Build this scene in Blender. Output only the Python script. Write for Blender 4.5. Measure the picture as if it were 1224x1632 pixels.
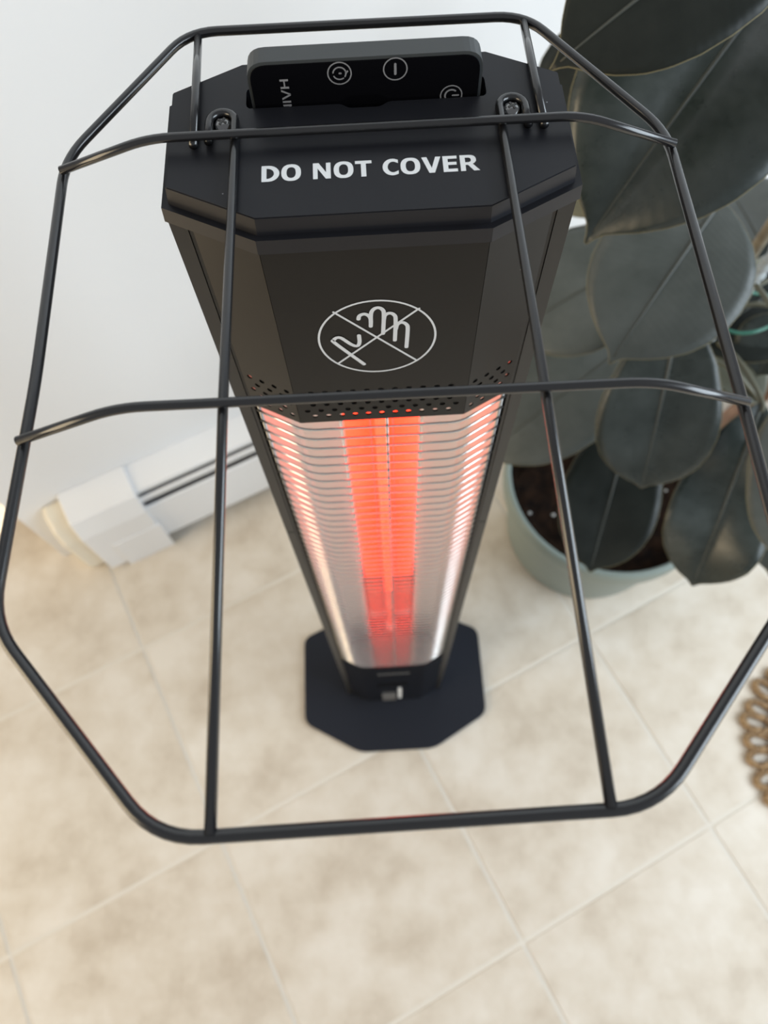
import bpy, bmesh, math, random
from mathutils import Vector, Matrix, noise
random.seed(7)
for o in list(bpy.data.objects): bpy.data.objects.remove(o)
S = bpy.context.scene
C = S.collection
PI = math.pi

# ------------------------------------------------------------------ camera
FPX = 1193.73
CAM = Vector((-0.00237, -0.21268, 1.1505))
_P, _R, _Y = (math.radians(a) for a in (67.0088, 2.9424, 0.2958))
_fw = Vector((math.sin(_Y) * math.cos(_P), math.cos(_Y) * math.cos(_P), -math.sin(_P)))
_r = Vector((math.cos(_Y), -math.sin(_Y), 0))
_d = _fw.cross(_r)
RT = _r * math.cos(_R) + _d * math.sin(_R)
DN = -_r * math.sin(_R) + _d * math.cos(_R)
cd = bpy.data.cameras.new('camera')
cam = bpy.data.objects.new('camera', cd); C.objects.link(cam)
cam.matrix_world = Matrix(((RT.x, -DN.x, -_fw.x, CAM.x), (RT.y, -DN.y, -_fw.y, CAM.y), (RT.z, -DN.z, -_fw.z, CAM.z), (0, 0, 0, 1)))
cd.sensor_fit = 'VERTICAL'; cd.sensor_height = 36.0; cd.lens = FPX / 1632 * 36
cd.clip_start = 0.01
cd.dof.use_dof = True; cd.dof.focus_distance = 0.265; cd.dof.aperture_fstop = 11
S.camera = cam

def ray(px, py): return RT * ((px - 612) / FPX) + DN * ((py - 816) / FPX) + _fw
def onz(px, py, z):
    r = ray(px, py); return CAM + r * ((z - CAM.z) / r.z)
def ony(px, py, y):
    r = ray(px, py); return CAM + r * ((y - CAM.y) / r.y)
def atd(px, py, dist): return CAM + ray(px, py) * dist

# ------------------------------------------------------------------ light
w = bpy.data.worlds.new('world'); S.world = w; w.use_nodes = True
bg = w.node_tree.nodes['Background']; bg.inputs[0].default_value = (0.93, 0.96, 1.0, 1); bg.inputs[1].default_value = 0.38

def area(name, loc, target, sx, sy, power, col):
    l = bpy.data.lights.new(name, 'AREA'); l.shape = 'RECTANGLE'; l.size = sx; l.size_y = sy; l.energy = power; l.color = col
    o = bpy.data.objects.new(name, l); C.objects.link(o); o.location = loc
    o.rotation_euler = (Vector(target) - Vector(loc)).to_track_quat('-Z', 'Y').to_euler()
    return o
area('window_daylight_right', (1.85, -0.45, 1.42), (0.05, 0, 0.75), 1.8, 1.3, 54, (0.80, 0.91, 1.0))
area('patio_door_daylight_left', (-2.2, -0.9, 1.1), (-0.4, 0.1, 0.2), 1.4, 1.9, 46, (1.0, 0.80, 0.52))
sl = bpy.data.lights.new('sun', 'SUN'); sl.energy = 9.0; sl.angle = 0.01; sl.color = (1, 0.9, 0.72)
so = bpy.data.objects.new('sun', sl); C.objects.link(so)
so.rotation_euler = Vector((-0.52, -0.81, -0.75)).to_track_quat('-Z', 'Y').to_euler()

vs = S.view_settings
vs.view_transform = 'Standard'; vs.look = 'None'; vs.gamma = 1; vs.use_curve_mapping = False
vs.exposure = 0.0

# ------------------------------------------------------------------ materials
def mat(name, col, rough=0.5, metal=0.0, spec=0.5, noise_amt=0, noise_scale=20, col2=None, bump=0, bump_scale=200, emit=None, estr=0, coat=0):
    m = bpy.data.materials.new(name); m.use_nodes = True
    nt = m.node_tree; b = nt.nodes['Principled BSDF']
    b.inputs['Base Color'].default_value = (*col, 1); b.inputs['Roughness'].default_value = rough
    b.inputs['Metallic'].default_value = metal; b.inputs['Specular IOR Level'].default_value = spec
    b.inputs['Coat Weight'].default_value = coat
    tc = nt.nodes.new('ShaderNodeTexCoord')
    if col2:
        n = nt.nodes.new('ShaderNodeTexNoise'); n.inputs['Scale'].default_value = noise_scale; n.inputs['Detail'].default_value = 5
        nt.links.new(tc.outputs['Object'], n.inputs['Vector'])
        r = nt.nodes.new('ShaderNodeValToRGB'); r.color_ramp.elements[0].color = (*col, 1); r.color_ramp.elements[1].color = (*col2, 1)
        r.color_ramp.elements[0].position = 0.5 - noise_amt; r.color_ramp.elements[1].position = 0.5 + noise_amt
        nt.links.new(n.outputs['Fac'], r.inputs['Fac']); nt.links.new(r.outputs['Color'], b.inputs['Base Color'])
    if bump:
        n2 = nt.nodes.new('ShaderNodeTexNoise'); n2.inputs['Scale'].default_value = bump_scale; n2.inputs['Detail'].default_value = 3
        nt.links.new(tc.outputs['Object'], n2.inputs['Vector'])
        bp = nt.nodes.new('ShaderNodeBump'); bp.inputs['Strength'].default_value = bump; bp.inputs['Distance'].default_value = 0.001
        nt.links.new(n2.outputs['Fac'], bp.inputs['Height']); nt.links.new(bp.outputs['Normal'], b.inputs['Normal'])
    if emit:
        b.inputs['Emission Color'].default_value = (*emit, 1); b.inputs['Emission Strength'].default_value = estr
    return m

def speckle(m, scale, thresh, col):
    """a few specks of lint lying on a surface"""
    nt = m.node_tree; b = nt.nodes['Principled BSDF']
    tc = nt.nodes.new('ShaderNodeTexCoord')
    v = nt.nodes.new('ShaderNodeTexVoronoi'); v.inputs['Scale'].default_value = scale
    nt.links.new(tc.outputs['Object'], v.inputs['Vector'])
    lt = nt.nodes.new('ShaderNodeMath'); lt.operation = 'LESS_THAN'; lt.inputs[1].default_value = thresh
    nt.links.new(v.outputs['Distance'], lt.inputs[0])
    sep = nt.nodes.new('ShaderNodeSeparateColor'); nt.links.new(v.outputs['Color'], sep.inputs[0])
    gt = nt.nodes.new('ShaderNodeMath'); gt.operation = 'GREATER_THAN'; gt.inputs[1].default_value = 0.75
    nt.links.new(sep.outputs[0], gt.inputs[0])
    mu = nt.nodes.new('ShaderNodeMath'); mu.operation = 'MULTIPLY'
    nt.links.new(lt.outputs[0], mu.inputs[0]); nt.links.new(gt.outputs[0], mu.inputs[1])
    mx = nt.nodes.new('ShaderNodeMix'); mx.data_type = 'RGBA'
    src = b.inputs['Base Color'].links
    if src: nt.links.new(src[0].from_socket, mx.inputs[6])
    else: mx.inputs[6].default_value = b.inputs['Base Color'].default_value[:]
    mx.inputs[7].default_value = (*col, 1)
    nt.links.new(mu.outputs[0], mx.inputs[0]); nt.links.new(mx.outputs[2], b.inputs['Base Color'])

M_wall = mat('white_wall_paint', (0.81, 0.815, 0.82), 0.75, bump=0.05, bump_scale=300)
M_bb = mat('white_enamel', (0.82, 0.82, 0.82), 0.4)
M_cream = mat('cream_plastic', (0.76, 0.70, 0.58), 0.45)
M_dark = mat('dark_gap', (0.05, 0.05, 0.05), 0.8)
M_grout = mat('tile_grout', (0.70, 0.65, 0.57), 0.9, bump=0.3, bump_scale=400)
M_cap = mat('black_plastic_cap', (0.0115, 0.0120, 0.0155), 0.42, spec=0.27, bump=0.03, bump_scale=3000); speckle(M_cap, 130, 0.035, (0.3, 0.3, 0.32))
M_blk = mat('black_steel', (0.0080, 0.0074, 0.0072), 0.30, spec=0.20); speckle(M_blk, 110, 0.03, (0.25, 0.23, 0.2))
M_rail = mat('black_rail', (0.022, 0.021, 0.020), 0.45, spec=0.45)
M_base = mat('black_base_steel', (0.014, 0.016, 0.023), 0.5, spec=0.22)
M_gloss = mat('glossy_black', (0.006, 0.006, 0.007), 0.12)
M_wire = mat('black_powder_coat', (0.010, 0.010, 0.011), 0.22, spec=0.8)
M_screw = mat('black_screw', (0.22, 0.22, 0.22), 0.16, metal=1)
M_white = mat('white_print', (0.82, 0.84, 0.85), 0.5)
M_greyp = mat('grey_print', (0.55, 0.58, 0.62), 0.5)
M_refl = mat('reflector_aluminium', (0.86, 0.78, 0.75), 0.40, metal=1)
M_refl2 = mat('trough_aluminium', (0.95, 0.90, 0.87), 0.12, metal=1)
M_chrome = mat('chrome_wire', (0.80, 0.79, 0.78), 0.18, metal=1)
M_steel = mat('grille_steel', (0.33, 0.32, 0.31), 0.3, metal=1)
M_tube = mat('glowing_tube', (0.9, 0.3, 0.15), 0.3, emit=(1.0, 0.022, 0.006), estr=4.4)
M_tube2 = mat('cooler_tube', (0.5, 0.2, 0.12), 0.3, emit=(1.0, 0.08, 0.05), estr=0.16)
M_ceram = mat('ceramic_end', (0.55, 0.5, 0.45), 0.6)
M_pot = mat('sage_green_plastic', (0.205, 0.25, 0.228), 0.42, noise_amt=0.3, noise_scale=9, col2=(0.24, 0.285, 0.262))
M_soil = mat('potting_soil', (0.005, 0.0035, 0.003), 0.95, spec=0.1, noise_amt=0.2, noise_scale=60, col2=(0.022, 0.011, 0.006), bump=1.0, bump_scale=300)
M_perl = mat('perlite', (0.5, 0.48, 0.45), 0.9)
M_stem = mat('brown_stem', (0.16, 0.13, 0.09), 0.7, noise_amt=0.2, noise_scale=80, col2=(0.26, 0.22, 0.15))
M_petiole = mat('olive_petiole', (0.13, 0.125, 0.085), 0.5)
M_margin = mat('leaf_margin', (0.22, 0.19, 0.10), 0.5)
M_stake = mat('grey_coated_stake', (0.42, 0.45, 0.45), 0.25)
M_tie = mat('green_tie_wire', (0.03, 0.16, 0.11), 0.35)
M_jute = mat('jute_rope', (0.15, 0.085, 0.04), 0.9, noise_amt=0.16, noise_scale=120, col2=(0.42, 0.28, 0.15), bump=0.8, bump_scale=500)
M_dry = mat('dry_leaf', (0.11, 0.05, 0.022), 0.8, noise_amt=0.2, noise_scale=40, col2=(0.20, 0.10, 0.05))

def tile_material():
    m = bpy.data.materials.new('beige_ceramic_tile'); m.use_nodes = True
    nt = m.node_tree; b = nt.nodes['Principled BSDF']
    g = nt.nodes.new('ShaderNodeNewGeometry'); oi = nt.nodes.new('ShaderNodeObjectInfo')
    mul = nt.nodes.new('ShaderNodeMath'); mul.operation = 'MULTIPLY'; mul.inputs[1].default_value = 37.0
    nt.links.new(oi.outputs['Random'], mul.inputs[0])
    add = nt.nodes.new('ShaderNodeVectorMath'); add.operation = 'ADD'
    nt.links.new(g.outputs['Position'], add.inputs[0]); nt.links.new(mul.outputs[0], add.inputs[1])
    n1 = nt.nodes.new('ShaderNodeTexNoise'); n1.inputs['Scale'].default_value = 9; n1.inputs['Detail'].default_value = 6; n1.inputs['Roughness'].default_value = 0.6
    n2 = nt.nodes.new('ShaderNodeTexNoise'); n2.inputs['Scale'].default_value = 30; n2.inputs['Detail'].default_value = 4
    for n in (n1, n2): nt.links.new(add.outputs[0], n.inputs['Vector'])
    mx = nt.nodes.new('ShaderNodeMath'); mx.operation = 'MULTIPLY_ADD'; mx.inputs[1].default_value = 0.35
    nt.links.new(n2.outputs['Fac'], mx.inputs[0]); nt.links.new(n1.outputs['Fac'], mx.inputs[2])
    r = nt.nodes.new('ShaderNodeValToRGB'); e = r.color_ramp.elements
    e[0].position = 0.48; e[0].color = (0.54, 0.462, 0.368, 1); e[1].position = 0.86; e[1].color = (0.73, 0.67, 0.585, 1)
    k = e.new(0.64); k.color = (0.645, 0.572, 0.474, 1)
    nt.links.new(mx.outputs[0], r.inputs['Fac']); nt.links.new(r.outputs['Color'], b.inputs['Base Color'])
    b.inputs['Roughness'].default_value = 0.42; b.inputs['Specular IOR Level'].default_value = 0.4
    return m
M_tile = tile_material()

def leaf_material(name, c0, c1, rough, spec=0.5):
    m = bpy.data.materials.new(name); m.use_nodes = True
    nt = m.node_tree; b = nt.nodes['Principled BSDF']
    tc = nt.nodes.new('ShaderNodeTexCoord')
    n = nt.nodes.new('ShaderNodeTexNoise'); n.inputs['Scale'].default_value = 22; n.inputs['Detail'].default_value = 6; n.inputs['Roughness'].default_value = 0.65
    nt.links.new(tc.outputs['Object'], n.inputs['Vector'])
    r = nt.nodes.new('ShaderNodeValToRGB'); r.color_ramp.elements[0].color = (*c0, 1); r.color_ramp.elements[1].color = (*c1, 1)
    r.color_ramp.elements[0].position = 0.35; r.color_ramp.elements[1].position = 0.75
    nt.links.new(n.outputs['Fac'], r.inputs['Fac']); nt.links.new(r.outputs['Color'], b.inputs['Base Color'])
    b.inputs['Specular IOR Level'].default_value = spec
    mr = nt.nodes.new('ShaderNodeMapRange'); mr.inputs['From Min'].default_value = 0.35; mr.inputs['From Max'].default_value = 0.7
    mr.inputs['To Min'].default_value = rough - 0.06; mr.inputs['To Max'].default_value = rough + 0.16
    n3 = nt.nodes.new('ShaderNodeTexNoise'); n3.inputs['Scale'].default_value = 45; n3.inputs['Detail'].default_value = 7; n3.inputs['Roughness'].default_value = 0.7
    nt.links.new(tc.outputs['Object'], n3.inputs['Vector']); nt.links.new(n3.outputs['Fac'], mr.inputs['Value']); nt.links.new(mr.outputs[0], b.inputs['Roughness'])
    # fine side veins (UV: u across, v along)
    mp = nt.nodes.new('ShaderNodeMapping'); nt.links.new(tc.outputs['UV'], mp.inputs['Vector'])
    wv = nt.nodes.new('ShaderNodeTexWave'); wv.bands_direction = 'Y'; wv.inputs['Scale'].default_value = 9; wv.inputs['Distortion'].default_value = 1.5; wv.inputs['Detail'].default_value = 2
    nt.links.new(mp.outputs['Vector'], wv.inputs['Vector'])
    bp = nt.nodes.new('ShaderNodeBump'); bp.inputs['Strength'].default_value = 0.05; bp.inputs['Distance'].default_value = 0.0008
    nt.links.new(wv.outputs['Fac'], bp.inputs['Height']); nt.links.new(bp.outputs['Normal'], b.inputs['Normal'])
    return m
M_leaf = leaf_material('dark_glossy_leaf', (0.018, 0.025, 0.022), (0.055, 0.066, 0.062), 0.30)
M_leaf_d = leaf_material('very_dark_leaf', (0.010, 0.013, 0.011), (0.020, 0.024, 0.020), 0.40, 0.28)
M_leaf_o = leaf_material('olive_leaf_underside', (0.09, 0.095, 0.065), (0.13, 0.13, 0.09), 0.5)
M_leaf_p = leaf_material('dusty_green_leaf', (0.060, 0.068, 0.062), (0.095, 0.105, 0.098), 0.40)
M_rib = mat('leaf_midrib', (0.060, 0.064, 0.054), 0.45)

# ------------------------------------------------------------------ helpers
def link(name, me, m=None, parent=None, smooth=False):
    o = bpy.data.objects.new(name, me); C.objects.link(o)
    if m: me.materials.clear(); me.materials.append(m)
    for p in me.polygons: p.use_smooth = smooth
    if parent: o.parent = parent
    return o
def mesh(name, V, F, m, parent=None, smooth=False):
    me = bpy.data.meshes.new(name); me.from_pydata([tuple(v) for v in V], [], F); me.update()
    return link(name, me, m, parent, smooth)
def from_bm(name, bm, m, parent=None, smooth=False):
    me = bpy.data.meshes.new(name); bm.normal_update(); bm.to_mesh(me); bm.free()
    return link(name, me, m, parent, smooth)
def thing(name, label, cat, loc=(0, 0, 0), group=None):
    o = bpy.data.objects.new(name, None); C.objects.link(o); o.location = loc; o.empty_display_size = 0.05
    o['label'] = label; o['category'] = cat
    if group: o['group'] = group
    return o
def loc_part(o, root):
    """parts are modelled in world space; keep them there under a moved root"""
    o.location = Vector(o.location) - Vector(root.location)

def prism(bm, poly, z0, z1, poly1=None):
    poly1 = poly1 or poly
    a = [bm.verts.new((x, y, z0)) for x, y in poly]; b = [bm.verts.new((x, y, z1)) for x, y in poly1]
    n = len(a)
    bm.faces.new(a[::-1]); bm.faces.new(b)
    for i in range(n): bm.faces.new((a[i], a[(i + 1) % n], b[(i + 1) % n], b[i]))
def box(bm, x0, x1, y0, y1, z0, z1): prism(bm, [(x0, y0), (x1, y0), (x1, y1), (x0, y1)], z0, z1)
def bevel(bm, w, seg=2, ang=0.3):
    ed = [e for e in bm.edges if len(e.link_faces) == 2 and e.calc_face_angle(0) > ang]
    bmesh.ops.bevel(bm, geom=ed, offset=w, segments=seg, affect='EDGES', profile=0.5, clamp_overlap=True)
def fillet(pts, r, seg=6, closed=False):
    P = [Vector(p) for p in pts]; n = len(P); out = []
    for i in range(n):
        if not closed and i in (0, n - 1): out.append(P[i]); continue
        a, b, c = P[i - 1], P[i], P[(i + 1) % n]
        u = (a - b); v = (c - b); d = min(r, u.length * 0.45, v.length * 0.45)
        u = b + u.normalized() * d; v = b + v.normalized() * d
        for k in range(seg + 1):
            t = k / seg; out.append(u * (1 - t) ** 2 + b * 2 * t * (1 - t) + v * t * t)
    return out
def tube(bm, pts, r, sides=10, closed=False, caps=True, rad=None):
    P = [Vector(p) for p in pts]; n = len(P); rings = []
    ref = None
    for i in range(n):
        if closed: t = (P[(i + 1) % n] - P[i - 1])
        else: t = P[min(i + 1, n - 1)] - P[max(i - 1, 0)]
        t.normalize()
        if ref is None:
            ref = Vector((0, 0, 1)) if abs(t.z) < 0.9 else Vector((0, 1, 0))
        ref = (ref - t * ref.dot(t)).normalized(); q = t.cross(ref)
        rr = rad[i] if rad else r
        rings.append([bm.verts.new(P[i] + ref * (rr * math.cos(2 * PI * k / sides)) + q * (rr * math.sin(2 * PI * k / sides))) for k in range(sides)])
    m = n if closed else n - 1
    for i in range(m):
        A, B = rings[i], rings[(i + 1) % n]
        for k in range(sides): bm.faces.new((A[k], A[(k + 1) % sides], B[(k + 1) % sides], B[k]))
    if not closed and caps: bm.faces.new(rings[0][::-1]); bm.faces.new(rings[-1])
def tube_obj(name, pts, r, m, parent=None, sides=10, closed=False, rad=None):
    bm = bmesh.new(); tube(bm, pts, r, sides, closed, rad=rad); return from_bm(name, bm, m, parent, True)
def lathe(bm, prof, seg=64, cx=0, cy=0):
    R = [[bm.verts.new((cx + r * math.cos(2 * PI * k / seg), cy + r * math.sin(2 * PI * k / seg), z)) for k in range(seg)] for r, z in prof]
    for A, B in zip(R, R[1:]):
        for k in range(seg): bm.faces.new((A[k], A[(k + 1) % seg], B[(k + 1) % seg], B[k]))
    return R
def shape2d(outlines, depth):
    """flat sheet with holes: first outline is the border; returns a mesh in its own xy plane, z +-depth"""
    cu = bpy.data.curves.new('sheet', 'CURVE'); cu.dimensions = '2D'; cu.fill_mode = 'BOTH'; cu.extrude = depth
    for pts in outlines:
        s = cu.splines.new('POLY'); s.points.add(len(pts) - 1); s.use_cyclic_u = True
        for q, p in zip(s.points, pts): q.co = (p[0], p[1], 0, 1)
    o = bpy.data.objects.new('sheet', cu); C.objects.link(o)
    dg = bpy.context.evaluated_depsgraph_get(); dg.update()
    me = bpy.data.meshes.new_from_object(o.evaluated_get(dg))
    bpy.data.objects.remove(o); bpy.data.curves.remove(cu)
    return me
def text_mesh(body, bold=0.0):
    cu = bpy.data.curves.new('lettering', 'FONT'); cu.body = body; cu.offset = bold; cu.resolution_u = 4
    o = bpy.data.objects.new('lettering', cu); C.objects.link(o)
    dg = bpy.context.evaluated_depsgraph_get(); dg.update()
    me = bpy.data.meshes.new_from_object(o.evaluated_get(dg))
    bpy.data.objects.remove(o); bpy.data.curves.remove(cu)
    return me
def fit_mesh(me, X0, X1, Y0, Y1):
    xs = [v.co.x for v in me.vertices]; ys = [v.co.y for v in me.vertices]
    a, b, c, d = min(xs), max(xs), min(ys), max(ys)
    for v in me.vertices:
        v.co.x = X0 + (v.co.x - a) / (b - a) * (X1 - X0); v.co.y = Y0 + (v.co.y - c) / (d - c) * (Y1 - Y0)
def circ(cx, cy, r, n=12, a0=0): return [(cx + r * math.cos(a0 + 2 * PI * k / n), cy + r * math.sin(a0 + 2 * PI * k / n)) for k in range(n)]
def ribbon(bm, pts, w, closed=False, lift=0.0):
    """flat painted stroke in xz (plane y = 0) with round ends"""
    P = [Vector((p[0], p[1])) for p in pts]; n = len(P); L = []
    for i in range(n):
        t = (P[(i + 1) % n] - P[i - 1]) if closed else (P[min(i + 1, n - 1)] - P[max(i - 1, 0)])
        t.normalize(); q = Vector((-t.y, t.x)) * (w / 2)
        L.append((bm.verts.new((P[i].x + q.x, lift, P[i].y + q.y)), bm.verts.new((P[i].x - q.x, lift, P[i].y - q.y))))
    for i in range(n if closed else n - 1):
        A, B = L[i], L[(i + 1) % n]; bm.faces.new((A[0], A[1], B[1], B[0]))
    if not closed:
        for e in (P[0], P[-1]):
            bm.faces.new([bm.verts.new((x, lift - 0.00002, z)) for x, z in circ(e.x, e.y, w / 2, 12)])
def smoothpath(pts, n=8):
    P = [Vector(p) for p in pts]; out = []
    for i in range(len(P) - 1):
        p0 = P[max(i - 1, 0)]; p1 = P[i]; p2 = P[i + 1]; p3 = P[min(i + 2, len(P) - 1)]
        for k in range(n):
            t = k / n
            out.append(0.5 * (2 * p1 + (p2 - p0) * t + (2 * p0 - 5 * p1 + 4 * p2 - p3) * t * t + (3 * p1 - p0 - 3 * p2 + p3) * t ** 3))
    out.append(P[-1]); return out

# ------------------------------------------------------------------ floor of tiles
TA = math.radians(24.95); U = Vector((math.cos(TA), math.sin(TA), 0)); N = Vector((-math.sin(TA), math.cos(TA), 0))
TS = 0.308; OA, OB = -0.0833, -0.3212
fl = bpy.data.meshes.new('floor')
def q2(u, n, z): return U * u + N * n + Vector((0, 0, z))
NI = (-6, 11); NJ = (-5, 5)
c4 = [(OB + NI[0] * TS, OA + NJ[0] * TS), (OB + NI[1] * TS, OA + NJ[0] * TS), (OB + NI[1] * TS, OA + NJ[1] * TS), (OB + NI[0] * TS, OA + NJ[1] * TS)]
bm = bmesh.new()
vb = [bm.verts.new(q2(u, n, -0.03)) for u, n in c4]; vt = [bm.verts.new(q2(u, n, -0.0012)) for u, n in c4]
bm.faces.new(vt); bm.faces.new(vb[::-1])
for i in range(4): bm.faces.new((vb[i], vb[(i + 1) % 4], vt[(i + 1) % 4], vt[i]))
floor = from_bm('floor', bm, M_grout); floor['kind'] = 'structure'
floor['label'] = 'beige ceramic tile floor with pale grout joints'
bm = bmesh.new(); g = 0.0034
prism(bm, [(g, g), (TS - g, g), (TS - g, TS - g), (g, TS - g)], -0.008, -0.0009)
tv = [v for v in bm.verts if v.co.z > -0.005]
bm.faces.ensure_lookup_table()
# pillowed edge
top = max(bm.faces, key=lambda f: f.calc_center_median().z)
bmesh.ops.inset_region(bm, faces=[top], thickness=0.003)
for v in top.verts: v.co.z = 0.0
tile_me = bpy.data.meshes.new('tile'); bm.to_mesh(tile_me); bm.free(); tile_me.materials.append(M_tile)
for i in range(*NI):
    for j in range(*NJ):
        o = bpy.data.objects.new('tile', tile_me); C.objects.link(o); o.parent = floor
        o.location = q2(OB + i * TS, OA + j * TS, 0); o.rotation_euler = (0, 0, TA)

# ------------------------------------------------------------------ wall with an outside corner at its left end
WA = math.radians(24.3); WU = Vector((math.cos(WA), math.sin(WA), 0)); WN = Vector((-math.sin(WA), math.cos(WA), 0))
WD = 0.425
def wp(u, d, z): return WU * u + WN * d + Vector((0, 0, z))
uc = onz(84, 850, 0.02).dot(WU)          # left end of the wall
def wallbox(name, u0, u1, d0, d1, z0, z1, m, parent=None, bev=0):
    bm = bmesh.new(); box(bm, u0, u1, d0, d1, z0, z1)
    if bev: bevel(bm, bev)
    bm.transform(Matrix.Rotation(WA, 4, 'Z'))
    return from_bm(name, bm, m, parent)
wall = wallbox('wall_back', uc, 3.2, WD, WD + 0.14, -0.03, 2.4, M_wall, bev=0.004); wall['kind'] = 'structure'
wall['label'] = 'plain white painted wall behind the heater and plant'

# baseboard heater
e0 = onz(255, 858, 0.02).dot(WU)
bb = thing('baseboard_heater', 'long white metal baseboard heater along the foot of the wall', 'baseboard heater', wp(e0, WD - 0.03, 0))
def bbp(name, prof, u0, u1, m, bev=0.0015):
    bm = bmesh.new()
    a = [bm.verts.new((u0, d, z)) for d, z in prof]; b = [bm.verts.new((u1, d, z)) for d, z in prof]
    n = len(a); bm.faces.new(a); bm.faces.new(b[::-1])
    for i in range(n): bm.faces.new((a[i], b[i], b[(i + 1) % n], a[(i + 1) % n]))
    bmesh.ops.recalc_face_normals(bm, faces=bm.faces)
    if bev: bevel(bm, bev)
    bm.transform(Matrix.Rotation(WA, 4, 'Z'))
    o = from_bm(name, bm, m, bb); loc_part(o, bb); return o
F0 = WD - 0.054
uE = 3.1; uL = onz(131, 861, 0.13).dot(WU) + 0.012
bbp('back_plate', [(WD, 0.015), (WD, 0.175), (WD - 0.006, 0.175), (WD - 0.006, 0.015)], uL, uE, M_bb)
bbp('top_cover', [(WD, 0.162), (WD, 0.176), (F0 + 0.0120, 0.168), (F0 + 0.0105, 0.160), (F0 + 0.0125, 0.158), (F0 + 0.016, 0.162)], uL, uE, M_bb)
bbp('damper', [(F0 + 0.008, 0.156), (F0 + 0.0045, 0.155), (F0 + 0.0065, 0.139), (F0 + 0.010, 0.139)], uL, uE, M_bb)
bbp('front_panel', [(F0, 0.022), (F0, 0.130), (F0 + 0.004, 0.132), (F0 + 0.004, 0.022)], uL, uE, M_bb)
bbp('heating_fins', [(F0 + 0.016, 0.05), (F0 + 0.016, 0.13), (WD - 0.008, 0.13), (WD - 0.008, 0.05)], uL + 0.06, uE, mat('grey_fins', (0.28, 0.28, 0.28), 0.6), 0)
# sleeve that covers the joint near the left end
s0 = onz(131, 861, 0.13).dot(WU); s1 = onz(236, 819, 0.13).dot(WU)
bbp('end_sleeve', [(WD, 0.018), (WD, 0.181), (F0 + 0.004, 0.171), (F0 - 0.008, 0.135), (F0 - 0.008, 0.010), (F0 - 0.004, 0.010), (F0 - 0.004, 0.018)], s0, s1, M_bb, 0.002)
bbp('sleeve_foot', [(F0 - 0.010, 0.0), (F0 - 0.010, 0.085), (F0 - 0.0075, 0.085), (F0 - 0.0075, 0.0)], s0 + 0.028, s1 + 0.004, M_bb, 0.001)
bbp('end_cap', [(WD, 0.0), (WD, 0.168), (WD - 0.020, 0.166), (F0 + 0.012, 0.150), (F0 + 0.001, 0.122), (F0 + 0.001, 0.03), (F0 + 0.012, 0.0)], s0 - 0.030, s0 + 0.002, M_cream, 0.006)

# ------------------------------------------------------------------ tower heater
H = thing('tower_heater', 'black infrared tower heater with glowing element and wire top guard', 'heater', (0, 0, 0))
ZT = 0.972; YF = -0.0335
def octa(hw, yf, yb, wf, wb, ysf, ysb):
    return [(-wf, yf), (wf, yf), (hw, ysf), (hw, ysb), (wb, yb), (-wb, yb), (-hw, ysb), (-hw, ysf)]
def grow(P, d):   # offset a convex polygon outwards
    n = len(P); out = []
    for i in range(n):
        a, b, c = Vector(P[i - 1]), Vector(P[i]), Vector(P[(i + 1) % n])
        u = (b - a).normalized(); v = (c - b).normalized()
        nu = Vector((u.y, -u.x)); nv = Vector((v.y, -v.x))
        k = (nu + nv); k = k / (1 + nu.dot(nv)); out.append(tuple(b + k * d))
    return out
def rounded(P, r, seg=5): return [(p.x, p.y) for p in fillet([(x, y, 0) for x, y in P], r, seg, True)]

# base plate
BP = octa(0.1346, -0.1059, 0.100, 0.0542, 0.062, -0.0602, 0.0673)
bm = bmesh.new(); prism(bm, rounded(BP, 0.012), 0.0, 0.0065)
bevel(bm, 0.001, 2, 0.6)
from_bm('base_plate', bm, M_base, H)

# housing shell (back and sides)
bm = bmesh.new()
prism(bm, [(-0.0632, -0.020), (-0.0618, -0.020), (-0.0618, 0.0285), (0.0618, 0.0285), (0.0618, -0.020), (0.0632, -0.020), (0.0632, 0.020), (0.045, 0.033), (-0.045, 0.033), (-0.0632, 0.020)], 0.0065, 0.9605)
from_bm('housing', bm, M_rail, H)
# side rails, two lengths each, meeting at a fine joint
for s in (-1, 1):
    zj = 0.671
    for z0, z1 in ((0.0065, zj - 0.0006), (zj + 0.0006, 0.9605)):
        bm = bmesh.new(); xa, xb = sorted((s * 0.0634, s * 0.0690))
        box(bm, xa, xb, -0.0205, 0.020, z0, z1); bevel(bm, 0.0012)
        from_bm('side_rail', bm, M_rail, H)
# upper front panel: three folded facets with punched holes
CF, CX, CY = 0.0385, 0.0612, -0.0215
ch = math.hypot(CX - CF, CY - YF)
holes = []; rows = [0.8675, 0.8625, 0.8575, 0.8525, 0.8475]
def facet(x0, x1, z0, z1, hl): return shape2d([[(x0, z0), (x1, z0), (x1, z1), (x0, z1)]] + [circ(a, b, 0.00135, 10) for a, b in hl], 0.0004)
PZ0, PZ1 = 0.842, 0.9605
fh = []
for r, z in enumerate(rows):
    off = 0.0031 if r % 2 else 0.0
    k = -7
    while k < 8:
        x = k * 0.0062 + off
        if abs(x) < CF - 0.0022: fh.append((x, z))
        k += 1
bm = bmesh.new()
def add_facet(me, M):
    t = bmesh.new(); t.from_mesh(me); t.transform(M); tmp = bpy.data.meshes.new('t'); t.to_mesh(tmp); t.free(); bm.from_mesh(tmp); bpy.data.meshes.remove(tmp); bpy.data.meshes.remove(me)
RX = Matrix.Rotation(PI / 2, 4, 'X')
add_facet(facet(-CF, CF, PZ0, PZ1, fh), Matrix.Translation((0, YF, 0)) @ RX)
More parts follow.
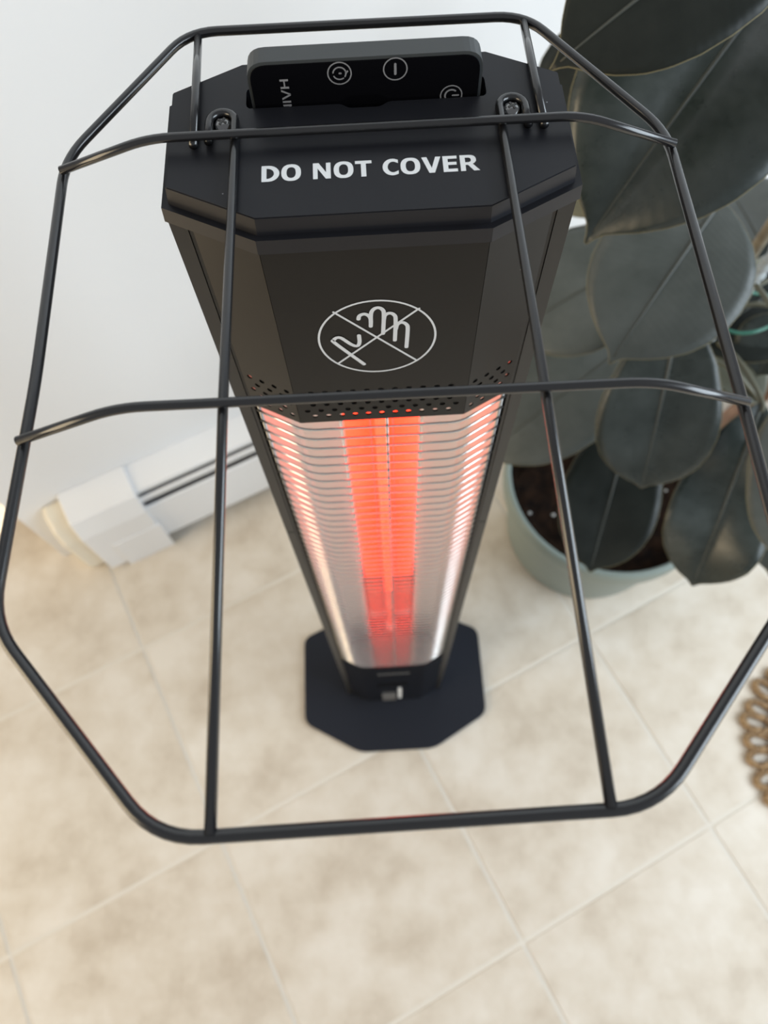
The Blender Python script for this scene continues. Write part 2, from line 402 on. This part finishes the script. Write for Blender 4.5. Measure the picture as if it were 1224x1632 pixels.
for s in (-1, 1):
    hl = []
    for r, z in enumerate(rows):
        for c in range(4):
            u = 0.0035 + c * 0.0062 + (0.0031 if r % 2 else 0)
            if u < ch - 0.003: hl.append((u * s, z))
    me = facet(min(0, s * ch), max(0, s * ch), PZ0, PZ1, hl)
    ang = math.atan2(CY - YF, CX - CF) * s
    add_facet(me, Matrix.Translation((s * CF, YF, 0)) @ Matrix.Rotation(ang, 4, 'Z') @ RX)
panel = from_bm('front_panel', bm, M_blk, H)
bm = bmesh.new(); V, F_ = [], []
prism(bm, [(-0.0585, -0.0185), (-0.0375, -0.0305), (0.0375, -0.0305), (0.0585, -0.0185), (0.0585, -0.0175), (0.0375, -0.0295), (-0.0375, -0.0295), (-0.0585, -0.0175)], 0.8462, 0.9600)
from_bm('inner_baffle', bm, M_dark, H)
# lower control panel
sec = [(-CX, CY), (-CF, YF), (CF, YF), (CX, CY), (CX, 0.0), (-CX, 0.0)]
bm = bmesh.new(); prism(bm, sec, 0.0065, 0.254); bevel(bm, 0.0008, 1)
cpan = from_bm('control_panel', bm, M_gloss, H)
bm = bmesh.new(); box(bm, -0.022, 0.018, YF - 0.0022, YF - 0.0003, 0.028, 0.135); bevel(bm, 0.0012)
from_bm('switch_frame', bm, M_gloss, cpan)
bm = bmesh.new(); box(bm, -0.017, 0.002, YF - 0.0050, YF - 0.002, 0.036, 0.075); bevel(bm, 0.0015)
from_bm('rocker_switch', bm, mat('grey_switch', (0.16, 0.155, 0.15), 0.3), cpan)
bm = bmesh.new(); box(bm, 0.0055, 0.0100, YF - 0.0032, YF - 0.002, 0.040, 0.118); bevel(bm, 0.0008)
from_bm('switch_mark', bm, M_white, cpan)
bm = bmesh.new()
for k in range(8):
    x = -0.0195 + k * 0.0051; box(bm, x, x + 0.0033, YF - 0.0004, YF - 0.0002, 0.2075, 0.2125)
from_bm('printed_mark', bm, mat('dim_grey_print', (0.18, 0.18, 0.18), 0.5), cpan)

# reflector: slanted sides, flat wings and a curved trough round the tube
prof = [(-0.0605, -0.0195), (-0.0500, 0.0010), (-0.0485, 0.0030), (-0.0460, 0.0040), (-0.0245, 0.0065)]
tr = [(x, 0.0065 + 0.0175 * (1 - (x / 0.0245) ** 2)) for x in [-0.0245 + 0.049 * k / 20 for k in range(21)]]
full = prof + tr[1:-1] + [(-x, y) for x, y in prof[::-1]]
def sheet(path, z0, z1):
    V = [(x, y, z0) for x, y in path] + [(x, y, z1) for x, y in path]; n = len(path)
    return V, [(i, i + 1, n + i + 1, n + i) for i in range(n - 1)]
ra = from_bm  # alias
V, F_ = sheet(full, 0.252, 0.9595)
rf = mesh('reflector', V, F_, M_refl, H)
rf.data.materials.append(M_refl2)
for p in rf.data.polygons:
    cx = sum(rf.data.vertices[i].co.x for i in p.vertices) / 4
    if abs(cx) < 0.0246: p.material_index = 1; p.use_smooth = True
# heating tube
bm = bmesh.new(); tube(bm, [(0, 0.0154, 0.415), (0, 0.0154, 0.90)], 0.0042, 20)
tb = from_bm('heating_tube', bm, M_tube, H, True)
bm = bmesh.new(); tube(bm, [(0, 0.0154, 0.275), (0, 0.0154, 0.415)], 0.0040, 20)
from_bm('tube_cool_end', bm, M_tube2, tb, True)
for z0, z1 in ((0.254, 0.276), (0.899, 0.93)):
    bm = bmesh.new(); tube(bm, [(0, 0.0154, z0), (0, 0.0154, z1)], 0.0055, 20); from_bm('tube_holder', bm, M_ceram, tb, True)
# grille of bent wires
gp = fillet([(-0.0610, -0.0200, 0), (-0.0380, -0.0332, 0), (0.0380, -0.0332, 0), (0.0610, -0.0200, 0)], 0.006, 4)
bm = bmesh.new(); tube(bm, [(0.0022, -0.0318, 0.253), (0.0022, -0.0318, 0.846)], 0.0007, 8)
gr = from_bm('grille', bm, M_steel, H, True)
gr['label'] = 'chrome grille of close horizontal wires'
for s in (-1, 1):
    bm = bmesh.new(); tube(bm, [(s * 0.0596, -0.0195, 0.253), (s * 0.0596, -0.0195, 0.846)], 0.0008, 8); from_bm('grille_upright', bm, M_steel, gr, True)
for x in (-0.0066, 0.0066):
    bm = bmesh.new(); tube(bm, [(x, 0.0060, 0.254), (x, 0.0060, 0.90)], 0.00038, 6); from_bm('support_wire', bm, M_steel, tb, True)
bm = bmesh.new(); tube(bm, gp, 0.00062, 6)
wire_me = bpy.data.meshes.new('grille_wire'); bm.to_mesh(wire_me); bm.free(); wire_me.materials.append(M_chrome)
for p in wire_me.polygons: p.use_smooth = True
z = 0.8335
while z > 0.258:
    o = bpy.data.objects.new('grille_wire', wire_me); C.objects.link(o); o.parent = gr; o.location = (0, 0, z); z -= 0.0097

# top cap with remote slot
CP = octa(0.066, -0.0353, 0.0353, 0.0372, 0.0425, -0.0202, 0.0230)
sx, sy0, sy1 = 0.0407, 0.0132, 0.0232
slot = fillet([(-sx, sy0, 0), (-0.0085, sy0, 0), (-0.0062, sy0 - 0.0022, 0), (0.0048, sy0 - 0.0022, 0), (0.0072, sy0, 0), (sx, sy0, 0), (sx, sy1, 0), (-sx, sy1, 0)], 0.0022, 3, True)
slot = [(p.x, p.y) for p in slot]
me = shape2d([CP, slot], 0.0035)
for v in me.vertices:
    if v.co.z < 0 and max(abs(v.co.x) / 0.066, abs(v.co.y) / 0.0353) > 0.5 and not (abs(v.co.x) <= sx + 1e-4 and sy0 - 0.004 < v.co.y < sy1 + 1e-4):
        # draft of the outer side
        pass
bm = bmesh.new(); bm.from_mesh(me); bpy.data.meshes.remove(me)
bmesh.ops.remove_doubles(bm, verts=bm.verts, dist=1e-6)
gro = grow(CP, 0.0008)
for v in bm.verts:
    if v.co.z < 0:
        for a, b in zip(CP, gro):
            if abs(v.co.x - a[0]) < 1e-5 and abs(v.co.y - a[1]) < 1e-5: v.co.x, v.co.y = b
cape = [e for e in bm.edges if len(e.link_faces) == 2 and e.calc_face_angle(0) > 0.5 and not all(abs(v.co.x) < sx + 2e-4 and sy0 - 0.004 < v.co.y < sy1 + 1e-4 for v in e.verts)]
bmesh.ops.bevel(bm, geom=cape, offset=0.0003, segments=2, affect='EDGES')
for v in bm.verts: v.co.z += ZT - 0.0035
cap = from_bm('top_cap', bm, M_cap, H)
bm = bmesh.new(); prism(bm, grow(CP, 0.0034), 0.9598, 0.9655, grow(CP, 0.0030)); bevel(bm, 0.0003, 2)
from_bm('cap_rim', bm, M_cap, cap)
bm = bmesh.new(); box(bm, -sx, sx, sy0 - 0.003, sy1, 0.9595, 0.9602); from_bm('slot_floor', bm, M_dark, cap)
# printed warning
GL = {}
def ell(cx, cy, rx, ry, n=28): return [(cx + rx * math.cos(2 * PI * k / n), cy + ry * math.sin(2 * PI * k / n)) for k in range(n)]
def sup(cx, cy, rx, ry, n=32, e=0.84):
    f = lambda v: math.copysign(abs(v) ** e, v)
    return [(cx + rx * f(math.cos(2 * PI * k / n)), cy + ry * f(math.sin(2 * PI * k / n))) for k in range(n)]
def dcur(x0, x1, y0, y1):
    r = (y1 - y0) / 2; xm = x1 - r * 0.95; return [(x0, y0), (xm, y0)] + [(xm + (x1 - xm) * math.sin(PI * k / 12), (y0 + y1) / 2 - r * math.cos(PI * k / 12)) for k in range(1, 12)] + [(xm, y1), (x0, y1)]
GL['D'] = (0.86, [dcur(0.05, 0.83, 0, 1), dcur(0.27, 0.59, 0.18, 0.82)])
GL['O'] = (0.92, [sup(0.45, 0.5, 0.43, 0.525), sup(0.45, 0.5, 0.20, 0.335)])
GL['N'] = (0.90, [[(0.05, 0), (0.25, 0), (0.25, 0.66), (0.60, 0), (0.82, 0), (0.82, 1), (0.62, 1), (0.62, 0.40), (0.30, 1), (0.05, 1)]])
GL['T'] = (0.74, [[(0.26, 0), (0.48, 0), (0.48, 0.81), (0.73, 0.81), (0.73, 1), (0.01, 1), (0.01, 0.81), (0.26, 0.81)]])
oc = [(0.46 + 0.43 * math.cos(a), 0.5 + 0.525 * math.sin(a)) for a in [0.93 + (2 * PI - 1.86) * k / 22 for k in range(23)]]
ic = [(0.49 + 0.24 * math.cos(a), 0.5 + 0.335 * math.sin(a)) for a in [0.80 + (2 * PI - 1.60) * k / 22 for k in range(23)]]
ic = [(0.715, 0.73)] + ic[1:-1] + [(0.715, 0.27)]; oc = [(0.715, 0.94)] + oc[1:-1] + [(0.715, 0.06)]
GL['C'] = (0.76, [oc + ic[::-1]])
GL['V'] = (0.84, [[(0.30, 0), (0.54, 0), (0.84, 1), (0.61, 1), (0.42, 0.30), (0.23, 1), (0.0, 1)]])
GL['E'] = (0.72, [[(0.05, 0), (0.67, 0), (0.67, 0.185), (0.27, 0.185), (0.27, 0.425), (0.64, 0.425), (0.64, 0.61), (0.27, 0.61), (0.27, 0.815), (0.67, 0.815), (0.67, 1), (0.05, 1)]])
rb = [(0.05, 0), (0.27, 0), (0.27, 0.37), (0.38, 0.37), (0.61, 0), (0.88, 0), (0.59, 0.43), (0.68, 0.50), (0.74, 0.60), (0.755, 0.70), (0.74, 0.81), (0.68, 0.92), (0.58, 0.98), (0.45, 1), (0.05, 1)]
GL['R'] = (0.86, [rb, [(0.27, 0.54), (0.40, 0.54), (0.49, 0.57), (0.525, 0.64), (0.525, 0.73), (0.49, 0.80), (0.41, 0.83), (0.27, 0.83)]])
bm = bmesh.new(); xx = 0
for chh in 'DO NOT COVER':
    if chh == ' ': xx += 0.40; continue
    adv, outs = GL[chh]; gm = shape2d(outs, 0.0)
    gb = bmesh.new(); gb.from_mesh(gm)
    for v in gb.verts: v.co.x += xx
    gb.to_mesh(gm); gb.free(); bm.from_mesh(gm); bpy.data.meshes.remove(gm); xx += adv + 0.03
me = bpy.data.meshes.new('warning_text'); bm.to_mesh(me); bm.free()
fit_mesh(me, -0.0351, 0.0350, -0.0205, -0.0133)
for v in me.vertices: v.co.z = ZT + 0.00012
t = link('warning_text', me, M_white, cap); t['label'] = 'white lettering DO NOT COVER'
# hand symbol on the front panel
bm = bmesh.new()
ribbon(bm, circ(-0.0006, 0.905, 0.0230, 64), 0.00085, True)
def zp(a, b): p = ony(380 + a / 2.448, 420 + b / 2.448, YF); return (p.x, p.z)
def stroke(pts, wd=0.0016, sm=True, lift=0.0):
    q = [Vector((*zp(a, b), 0)) for a, b in pts]
    if sm: q = smoothpath(q, 5)
    ribbon(bm, [(v.x, v.y) for v in q], wd, lift=lift)
stroke([(370, 185), (690, 370)], 0.0009, False, -0.00002); stroke([(705, 170), (390, 385)], 0.0009, False, -0.00004)
stroke([(468, 212), (472, 199), (490, 192), (508, 199), (516, 214), (516, 240)], lift=-0.00006)
stroke([(516, 225), (517, 190), (527, 173), (545, 167), (562, 175), (567, 195), (564, 268)], lift=-0.00008)
stroke([(567, 215), (572, 196), (590, 188), (607, 195), (613, 215), (610, 294)], lift=-0.0001)
stroke([(614, 250), (620, 232), (638, 224), (655, 232), (660, 250), (655, 320)], lift=-0.00012)
stroke([(470, 275), (472, 302), (463, 316), (440, 310), (402, 286), (384, 284), (372, 293), (378, 306), (490, 387)], lift=-0.00014)
for v in bm.verts: v.co.y += YF - 0.00055
t = from_bm('hand_warning_symbol', bm, M_greyp, panel); t['label'] = 'grey crossed-out hand in a circle'

# screws
for s in (-1, 1):
    c = Vector((s * 0.0480, 0.0052, ZT))
    bm = bmesh.new()
    lathe(bm, [(0.0001, 0.0024), (0.0012, 0.0023), (0.0024, 0.0018), (0.0031, 0.0010), (0.0034, 0.0002), (0.0034, -0.001)], 24)
    for v in bm.verts: v.co += c
    scr = from_bm('screw', bm, M_screw, H, True)
    bm = bmesh.new(); box(bm, -0.0016, 0.0016, -0.00035, 0.00035, 0.0017, 0.00255); box(bm, -0.00035, 0.00035, -0.0016, 0.0016, 0.0017, 0.00256)
    bm.transform(Matrix.Rotation(0.5 * s, 4, 'Z'))
    for v in bm.verts: v.co += c
    from_bm('screw_cross', bm, M_dark, scr)

# wire guard
RW, RB = 0.00168, 0.00146
ZR = 0.9645
pts = [(300, 52), (840, 26), (1062, 208), (1183, 640), (1243, 905), (1045, 1287), (252, 1338), (-8, 985), (40, 672), (104, 258)]
ring = []
for a, b in [(300, 52), (836, 25)]: ring.append(onz(a, b, ZR))
for a, b in [(1062, 210)]: ring.append(onz(a, b, ZR))
k = 0.1500 / 0.1365
half = lambda a, b: onz(a, b, ZR)
ring += [half(1183, 640), half(1264, 945), half(1050, 1286), half(248, 1339), half(-14, 992), half(57, 607), half(104, 255)]
rp = fillet(ring, 0.011, 7, True)
bm = bmesh.new(); tube(bm, rp, RW, 12, True)
gd = from_bm('wire_guard', bm, M_wire, H, True); gd['label'] = 'black bent-wire stand-off guard over the top'
ZC = 0.9764; ZE = ZR + RW + RB - 0.0003
for ends in (((97, 272), (235, 221), (930, 184), (1076, 229)), ((28, 703), (185, 650), (1045, 608), (1192, 641))):
    P = [onz(*ends[0], ZE), onz(*ends[1], ZC), onz(*ends[2], ZC), onz(*ends[3], ZE)]
    tube_obj('guard_crossbar', fillet(P, 0.008, 6), RB, M_wire, gd)
ZD = ZT + RB + 0.0001
for s, m1, f1, bk, pg in ((-1, (355, 650), (335, 1330), (316, 60), (308, 233)), (1, (870, 625), (974, 1287), (834, 34), (868, 200))):
    x0 = s * 0.0524; x1 = s * 0.0438; yc = 0.0058; rr = abs(x0 - x1) / 2; xc = (x0 + x1) / 2
    P = [Vector((x0, -0.0032, ZD)), Vector((x0, yc - 0.001, ZD))]
    for q in range(9):
        a = PI * q / 8; P.append(Vector((xc + s * rr * math.cos(a), yc + rr * math.sin(a), ZD)))
    P += [Vector((x1, -0.010, ZD + 0.0002)), onz(*m1, ZC - 2 * RB), onz(*f1, ZR + 0.001)]
    tube_obj('guard_rod', P, RB, M_wire, gd)
    e = onz(*pg, ZD); b = onz(*bk, ZR)
    mid = onz(pg[0] + (bk[0] - pg[0]) * 0.66, pg[1] + (bk[1] - pg[1]) * 0.66, ZD + 0.0004)
    tube_obj('guard_stay', fillet([e, mid, b], 0.008, 4), RB, M_wire, gd)

# ------------------------------------------------------------------ remote standing in the slot
ry0, ry1, rz1, rhw = 0.0143, 0.0214, 0.9875, 0.0385
R_ = thing('remote_control', 'slim black remote control standing in the slot of the heater top', 'remote', (0, (ry0 + ry1) / 2, 0.9604))
outl = rounded([(-rhw, 0.9604), (rhw, 0.9604), (rhw, rz1), (-rhw, rz1)], 0.0065, 6)
bm = bmesh.new(); prism(bm, outl, 0, ry1 - ry0); bevel(bm, 0.0009, 2, 0.7)
bm.transform(Matrix.Translation((0, ry1, 0)) @ RX)
o = from_bm('shell', bm, mat('dark_grey_plastic', (0.045, 0.05, 0.052), 0.5), R_); loc_part(o, R_)
inl = rounded([(-rhw + 0.0010, 0.9612), (rhw - 0.0010, 0.9612), (rhw - 0.0010, rz1 - 0.0011), (-rhw + 0.0010, rz1 - 0.0011)], 0.0056, 6)
bm = bmesh.new(); prism(bm, inl, 0, 0.0004); bm.transform(Matrix.Translation((0, ry0, 0)) @ RX)
o = from_bm('face_plate', bm, mat('gloss_black_face', (0.003, 0.003, 0.004), 0.16, spec=0.35), R_); loc_part(o, R_)
M_icon = mat('silver_icon', (0.24, 0.24, 0.25), 0.5)
ryf = ry0 - 0.00055
def icon(name, px, py, r, draw):
    c = ony(px, py, ryf); bm = bmesh.new(); ribbon(bm, [(c.x + a, c.z + b) for a, b in circ(0, 0, r, 32)], 0.00042, True)
    draw(bm, c)
    for v in bm.verts: v.co.y += ryf
    o = from_bm(name, bm, M_icon, R_); loc_part(o, R_); return o
def arc(c, r, a0, a1, n=14): return [(c.x + r * math.cos(a0 + (a1 - a0) * k / n), c.z + r * math.sin(a0 + (a1 - a0) * k / n)) for k in range(n + 1)]
def d_timer(bm, c):
    ribbon(bm, arc(c, 0.0021, -0.6, 3.0), 0.00045); ribbon(bm, arc(c, 0.0021, 3.6, 5.3), 0.00045)
    ribbon(bm, [(c.x + 0.0021, c.z), (c.x + 0.0026, c.z + 0.0006)], 0.0006); ribbon(bm, [(c.x, c.z), (c.x + 0.0004, c.z)], 0.0006)
def d_one(bm, c): ribbon(bm, [(c.x, c.z - 0.0017), (c.x, c.z + 0.0017)], 0.0008)
def d_power(bm, c):
    ribbon(bm, arc(c, 0.0021, 0.9, 5.6), 0.0006); ribbon(bm, [(c.x + 0.0005, c.z), (c.x + 0.0024, c.z)], 0.0006)
icon('timer_icon', 541, 117, 0.0038, d_timer); icon('level_icon', 630, 110, 0.0038, d_one); icon('power_icon', 719, 152, 0.0036, d_power)
me = text_mesh('H\u039bIN', 0.015)
fit_mesh(me, 0, 0.0128, 0, 0.0030)
c0 = ony(445, 127, ryf)
for v in me.vertices:
    a, b = v.co.x, v.co.y; v.co = (c0.x + b, ryf, c0.z - a)
o = link('brand_lettering', me, M_icon, R_); loc_part(o, R_)

# ------------------------------------------------------------------ rubber plant in its pot
PC = Vector((0.322, 0.226, 0))
RPm = thing('rubber_plant', 'rubber plant with large dark glossy leaves in a sage green pot', 'plant', PC)
bm = bmesh.new()
lathe(bm, [(0.001, 0.0), (0.112, 0.0), (0.120, 0.004), (0.124, 0.02), (0.138, 0.150), (0.139, 0.158), (0.146, 0.160), (0.149, 0.166), (0.150, 0.196), (0.148, 0.201), (0.144, 0.202), (0.141, 0.199), (0.138, 0.160), (0.130, 0.10)], 72)
o = from_bm('pot', bm, M_pot, RPm, True)
bm = bmesh.new(); G = 26; rs = []
cen = bm.verts.new((0, 0, 0.165))
for i in range(1, 15):
    r = 0.1385 * i / 14
    rs.append([bm.verts.new((r * math.cos(2 * PI * k / 48), r * math.sin(2 * PI * k / 48), 0.163 + 0.007 * noise.noise(Vector((r * math.cos(2 * PI * k / 48), r * math.sin(2 * PI * k / 48), 0)) * 45) + 0.006 * math.cos(r / 0.1385 * 1.5))) for k in range(48)])
for k in range(48): bm.faces.new((cen, rs[0][k], rs[0][(k + 1) % 48]))
for A, B in zip(rs, rs[1:]):
    for k in range(48): bm.faces.new((A[k], B[k], B[(k + 1) % 48], A[(k + 1) % 48]))
soil = from_bm('soil', bm, M_soil, RPm, False)
bm = bmesh.new()
for k in range(26):
    a = random.random() * 2 * PI; r = 0.13 * math.sqrt(random.random()); s = random.uniform(0.0012, 0.003)
    t = bmesh.ops.create_icosphere(bm, subdivisions=1, radius=s)
    for v in t['verts']: v.co += Vector((r * math.cos(a), r * math.sin(a), 0.1715)) + Vector((random.uniform(-.2, .2) * s, 0, 0))
pe = from_bm('perlite_grains', bm, M_perl, RPm); pe['kind'] = 'stuff'

def stem_pts(x0, y0, dx, dy, z1, w=0.006):
    return [Vector((x0 + dx * t + w * math.sin(5 * t + x0 * 60), y0 + dy * t + w * math.cos(4 * t), 0.16 + (z1 - 0.16) * t)) for t in [k / 24 for k in range(25)]]
stems = [stem_pts(0.352, 0.262, 0.022, 0.015, 0.98), stem_pts(0.300, 0.245, -0.01, 0.05, 0.62)]
for st, r0 in zip(stems, (0.0075, 0.006)):
    o = tube_obj('stem', st, r0, M_stem, RPm, 10, rad=[r0 * (1 - 0.4 * k / 24) for k in range(25)]); loc_part(o, RPm)
def on_stem(i, z):
    return min(stems[i], key=lambda p: abs(p.z - z))

PROF = [(0, 0.03), (.03, .22), (.07, .42), (.14, .66), (.24, .87), (.36, .98), (.47, 1.0), (.58, .97), (.68, .88), (.76, .75), (.83, .57), (.885, .38), (.92, .22), (.945, .11), (.965, .06), (1, .012)]
BLUNT = [(0, .03), (.05, .24), (.12, .46), (.25, .73), (.40, .91), (.52, .99), (.62, 1.0), (.72, .95), (.81, .83), (.88, .65), (.93, .44), (.96, .24), (.975, .10), (.985, .05), (1, .01)]
def wprof(t, P=None):
    P = P or PROF
    for (a, x), (b, y) in zip(P, P[1:]):
        if t <= b: return x + (y - x) * (t - a) / (b - a)
    return 0.01
def leaf(base, tip, width, hint, m=None, fold=0.12, droop=0.06, curl=0.0, stem=0, petz=None, roll=0.0, margin=True, wave=0.0, shape=None):
    """base and tip are points in the room; hint is about the direction the upper face looks"""
    m = m or M_leaf
    ax = tip - base; L = ax.length; ax = ax.normalized()
    nz = (hint - ax * hint.dot(ax)).normalized(); sd = ax.cross(nz)
    if roll:
        q = Matrix.Rotation(roll, 3, ax); nz = q @ nz; sd = q @ sd
    NT, NU = 36, 12; V = []; F = []; uv = []
    def pt(t, u):
        hw = width / 2 * wprof(t, shape)
        mid = base + ax * (L * t) + nz * (droop * L * (4 * t * (1 - t)) - curl * L * max(0, t - 0.85) ** 2 * 20)
        return mid + sd * (u * hw) + nz * (fold * abs(u) * hw * (1 - 0.45 * abs(u)) + wave * hw * math.sin(t * 11 + u) * abs(u))
    for i in range(NT + 1):
        for j in range(NU + 1):
            t = i / NT; u = -1 + 2 * j / NU; V.append(pt(t, u)); uv.append((u * 0.5 + 0.5, t + 0.12 * abs(u) * -1))
    for i in range(NT):
        for j in range(NU):
            a = i * (NU + 1) + j; F.append((a, a + 1, a + NU + 2, a + NU + 1))
    me = bpy.data.meshes.new('leaf'); me.from_pydata(V, [], F); me.update()
    ul = me.uv_layers.new(name='UVMap')
    for lp in me.loops: ul.data[lp.index].uv = uv[lp.vertex_index]
    o = link('leaf', me, m, RPm, True); loc_part(o, RPm)
    so_ = o.modifiers.new('thickness', 'SOLIDIFY'); so_.thickness = 0.0005; so_.offset = 0
    bm = bmesh.new(); tube(bm, [pt(k / 24, 0) + nz * 0.0002 for k in range(24)], 0.001, 6, rad=[0.0022 * (1 - 0.8 * k / 24) for k in range(24)])
    from_bm('midrib', bm, M_rib, o, True)
    if margin:
        bm = bmesh.new(); edge = [pt(k / 36, -1) for k in range(37)] + [pt(k / 36, 1) for k in range(36, -1, -1)]
        tube(bm, edge, 0.00032, 5); from_bm('leaf_margin', bm, M_margin, o, True)
    if stem is not None:
        z = petz if petz is not None else base.z - 0.03
        s = on_stem(stem, z)
        mid = (s + base) / 2 + Vector((0, 0, 0.015))
        p = tube_obj('petiole', smoothpath([s, mid, base, base + ax * 0.012], 6), 0.0026, M_petiole, RPm, 8); loc_part(p, RPm)
    return o
def toward_cam(p): return (CAM - p).normalized()
UP = Vector((0, 0, 1))
def L(bp_, bd, tp_, td, width, mixup=0.4, **k):
    b = atd(*bp_, bd); t = atd(*tp_, td); c = (b + t) / 2
    h = toward_cam(c) * (1 - mixup) + UP * mixup + k.pop('dh', Vector((0, 0, 0)))
    return leaf(b, t, width, h, **k)
# (base pixel, depth, tip pixel, depth, width)
L((1300, -205), 0.37, (877, 112), 0.41, 0.088, m=M_leaf_d, petz=0.93, fold=0.12)
L((1270, -75), 0.44, (933, 388), 0.50, 0.136, m=M_leaf, petz=0.86, fold=0.48, wave=0.03)
L((1150, 318), 0.58, (971, 580), 0.60, 0.121, m=M_leaf_p, petz=0.70, fold=0.06)
L((1085, 490), 0.68, (1022, 778), 0.76, 0.112, m=M_leaf, petz=0.56, fold=0.16, shape=BLUNT)
L((1215, 640), 0.74, (1103, 934), 0.82, 0.103, m=M_leaf, petz=0.46, fold=0.25, wave=0.22, mixup=0.45, shape=BLUNT)
L((1010, 650), 0.88, (940, 912), 0.86, 0.110, m=M_leaf_d, petz=0.30, stem=1, fold=0.2, wave=0.05, shape=BLUNT)
L((1045, 400), 0.72, (800, 540), 0.76, 0.120, m=M_leaf_p, petz=0.55, stem=1, fold=0.10)
L((1010, 545), 0.82, (762, 735), 0.86, 0.125, m=M_leaf_p, petz=0.42, stem=1, fold=0.14)
L((985, 470), 0.86, (850, 640), 0.90, 0.10, m=M_leaf_d, petz=0.40, stem=1, fold=0.2)
L((1060, 40), 0.60, (868, 262), 0.66, 0.12, m=M_leaf_d, petz=0.78, fold=0.1)
L((1010, 215), 0.70, (872, 335), 0.74, 0.085, m=M_leaf_o, petz=0.66, fold=0.1)
L((1235, 430), 0.80, (1150, 285), 0.86, 0.095, m=M_leaf_p, petz=0.56, fold=0.2)
L((1270, 400), 0.84, (1195, 290), 0.90, 0.10, m=M_leaf, petz=0.55, fold=0.2)
L((1300, 420), 0.79, (1095, 560), 0.80, 0.13, m=M_leaf_d, petz=0.50, fold=0.2)
L((1260, 500), 0.76, (1205, 600), 0.79, 0.075, m=M_leaf, petz=0.50, fold=0.2)
L((1212, 640), 0.85, (1120, 540), 0.86, 0.062, m=M_leaf_o, petz=0.42, fold=0.1)
L((1275, 620), 0.66, (1243, 900), 0.72, 0.075, m=M_leaf_p, petz=0.56, fold=0.1)
L((1265, 720), 0.82, (1226, 918), 0.88, 0.08, m=M_leaf, petz=0.40, fold=0.1)

# stake with spiral ribs and the tie wire round it
s0_ = Vector((0.318, 0.252, 0.12)); s1_ = atd(1204, 400, 0.74)
s1_ = s0_ + (atd(1206, 440, 0.70) - s0_) * 1.12
SK = tube_obj('stake', [s0_ + Vector((0, 0, 0.04)), s1_], 0.0055, M_stake, RPm); loc_part(SK, RPm)
SK['label'] = 'grey spiral-ribbed stake'
ax = (s1_ - s0_).normalized(); e1 = ax.cross(UP).normalized(); e2 = ax.cross(e1); hel = []
LL = (s1_ - s0_).length
for k in range(700):
    d = 0.05 + (LL - 0.055) * k / 699; a = d / 0.012 * 2 * PI
    hel.append(s0_ + ax * d + (e1 * math.cos(a) + e2 * math.sin(a)) * 0.0056)
tube_obj('spiral_rib', hel, 0.0016, M_stake, SK, 5)
tw = smoothpath([atd(1092, 505, 0.70), atd(1125, 508, 0.68), atd(1150, 522, 0.665), atd(1180, 531, 0.66), atd(1215, 525, 0.66), atd(1250, 505, 0.68), atd(1262, 485, 0.71), atd(1230, 472, 0.73), atd(1175, 463, 0.71), atd(1150, 455, 0.69)], 8)
TW = tube_obj('tie_wire', tw, 0.0016, M_tie, RPm, 8); loc_part(TW, RPm)
TW['label'] = 'thin green tie wire'

# dry leaf on the tiles beyond the pot
a = onz(1100, 722, 0.012); b = onz(1262, 588, 0.012)
DL = mesh('dry_leaf', *(lambda: (
    [a.lerp(b, i / 16) + (b - a).normalized().cross(UP) * ((j - 2) * 0.009 * math.sin(PI * (0.06 + 0.88 * i / 16)) ** 0.7) + UP * (0.0045 * (j - 2) ** 2 * 0.9 - 0.008 + 0.004 * math.sin(i * 0.7)) for i in range(17) for j in range(5)],
    [(i * 5 + j, i * 5 + j + 1, i * 5 + j + 6, i * 5 + j + 5) for i in range(16) for j in range(4)]))(), M_dry, None, True)
sm = DL.modifiers.new('thickness', 'SOLIDIFY'); sm.thickness = 0.0008
DL['label'] = 'narrow curled brown dry leaf on the floor beside the pot'; DL['category'] = 'dry leaf'

# ------------------------------------------------------------------ jute mat with looped edge
MC = Vector((0.654, -0.1426, 0)); MR = 0.153
JM = thing('jute_mat', 'round brown jute mat with a looped rope edge on the floor', 'mat', MC)
sp = []
for k in range(520):
    t = k / 519; a = t * 2 * PI * 9.5; r = 0.004 + (MR - 0.052) * t; sp.append(Vector((r * math.cos(a), r * math.sin(a), 0.0048)))
tube_obj('coil', sp, 0.0050, M_jute, JM, 8)
def rope(path, r):
    """two-ply twisted rope along a closed path"""
    bm = bmesh.new(); n = len(path)
    for ph in (0, PI):
        q = []
        for i in range(n):
            t = (path[(i + 1) % n] - path[i - 1]).normalized(); s = t.cross(UP); a = ph + i / n * 2 * PI * 7
            q.append(path[i] + (s * math.cos(a) + UP * math.sin(a)) * r * 0.5)
        tube(bm, q, r * 0.62, 6, True)
    return bm
lp = []
for k in range(72):
    a = 2 * PI * k / 72; lp.append(Vector((MR - 0.025 + 0.0215 * math.cos(a), 0.0100 * math.sin(a) * (1 + 0.25 * math.cos(a)), 0.0052)))
bm = rope(lp, 0.0050); lm = bpy.data.meshes.new('rope_loop'); bm.to_mesh(lm); bm.free(); lm.materials.append(M_jute)
for p in lm.polygons: p.use_smooth = True
NL = 32
for k in range(NL):
    o = bpy.data.objects.new('rope_loop', lm); C.objects.link(o); o.parent = JM
    o.rotation_euler = (0, 0, 2 * PI * (k + 0.25) / NL + random.uniform(-0.03, 0.03)); s = random.uniform(0.96, 1.02); o.scale = (s, 1.0, 1)
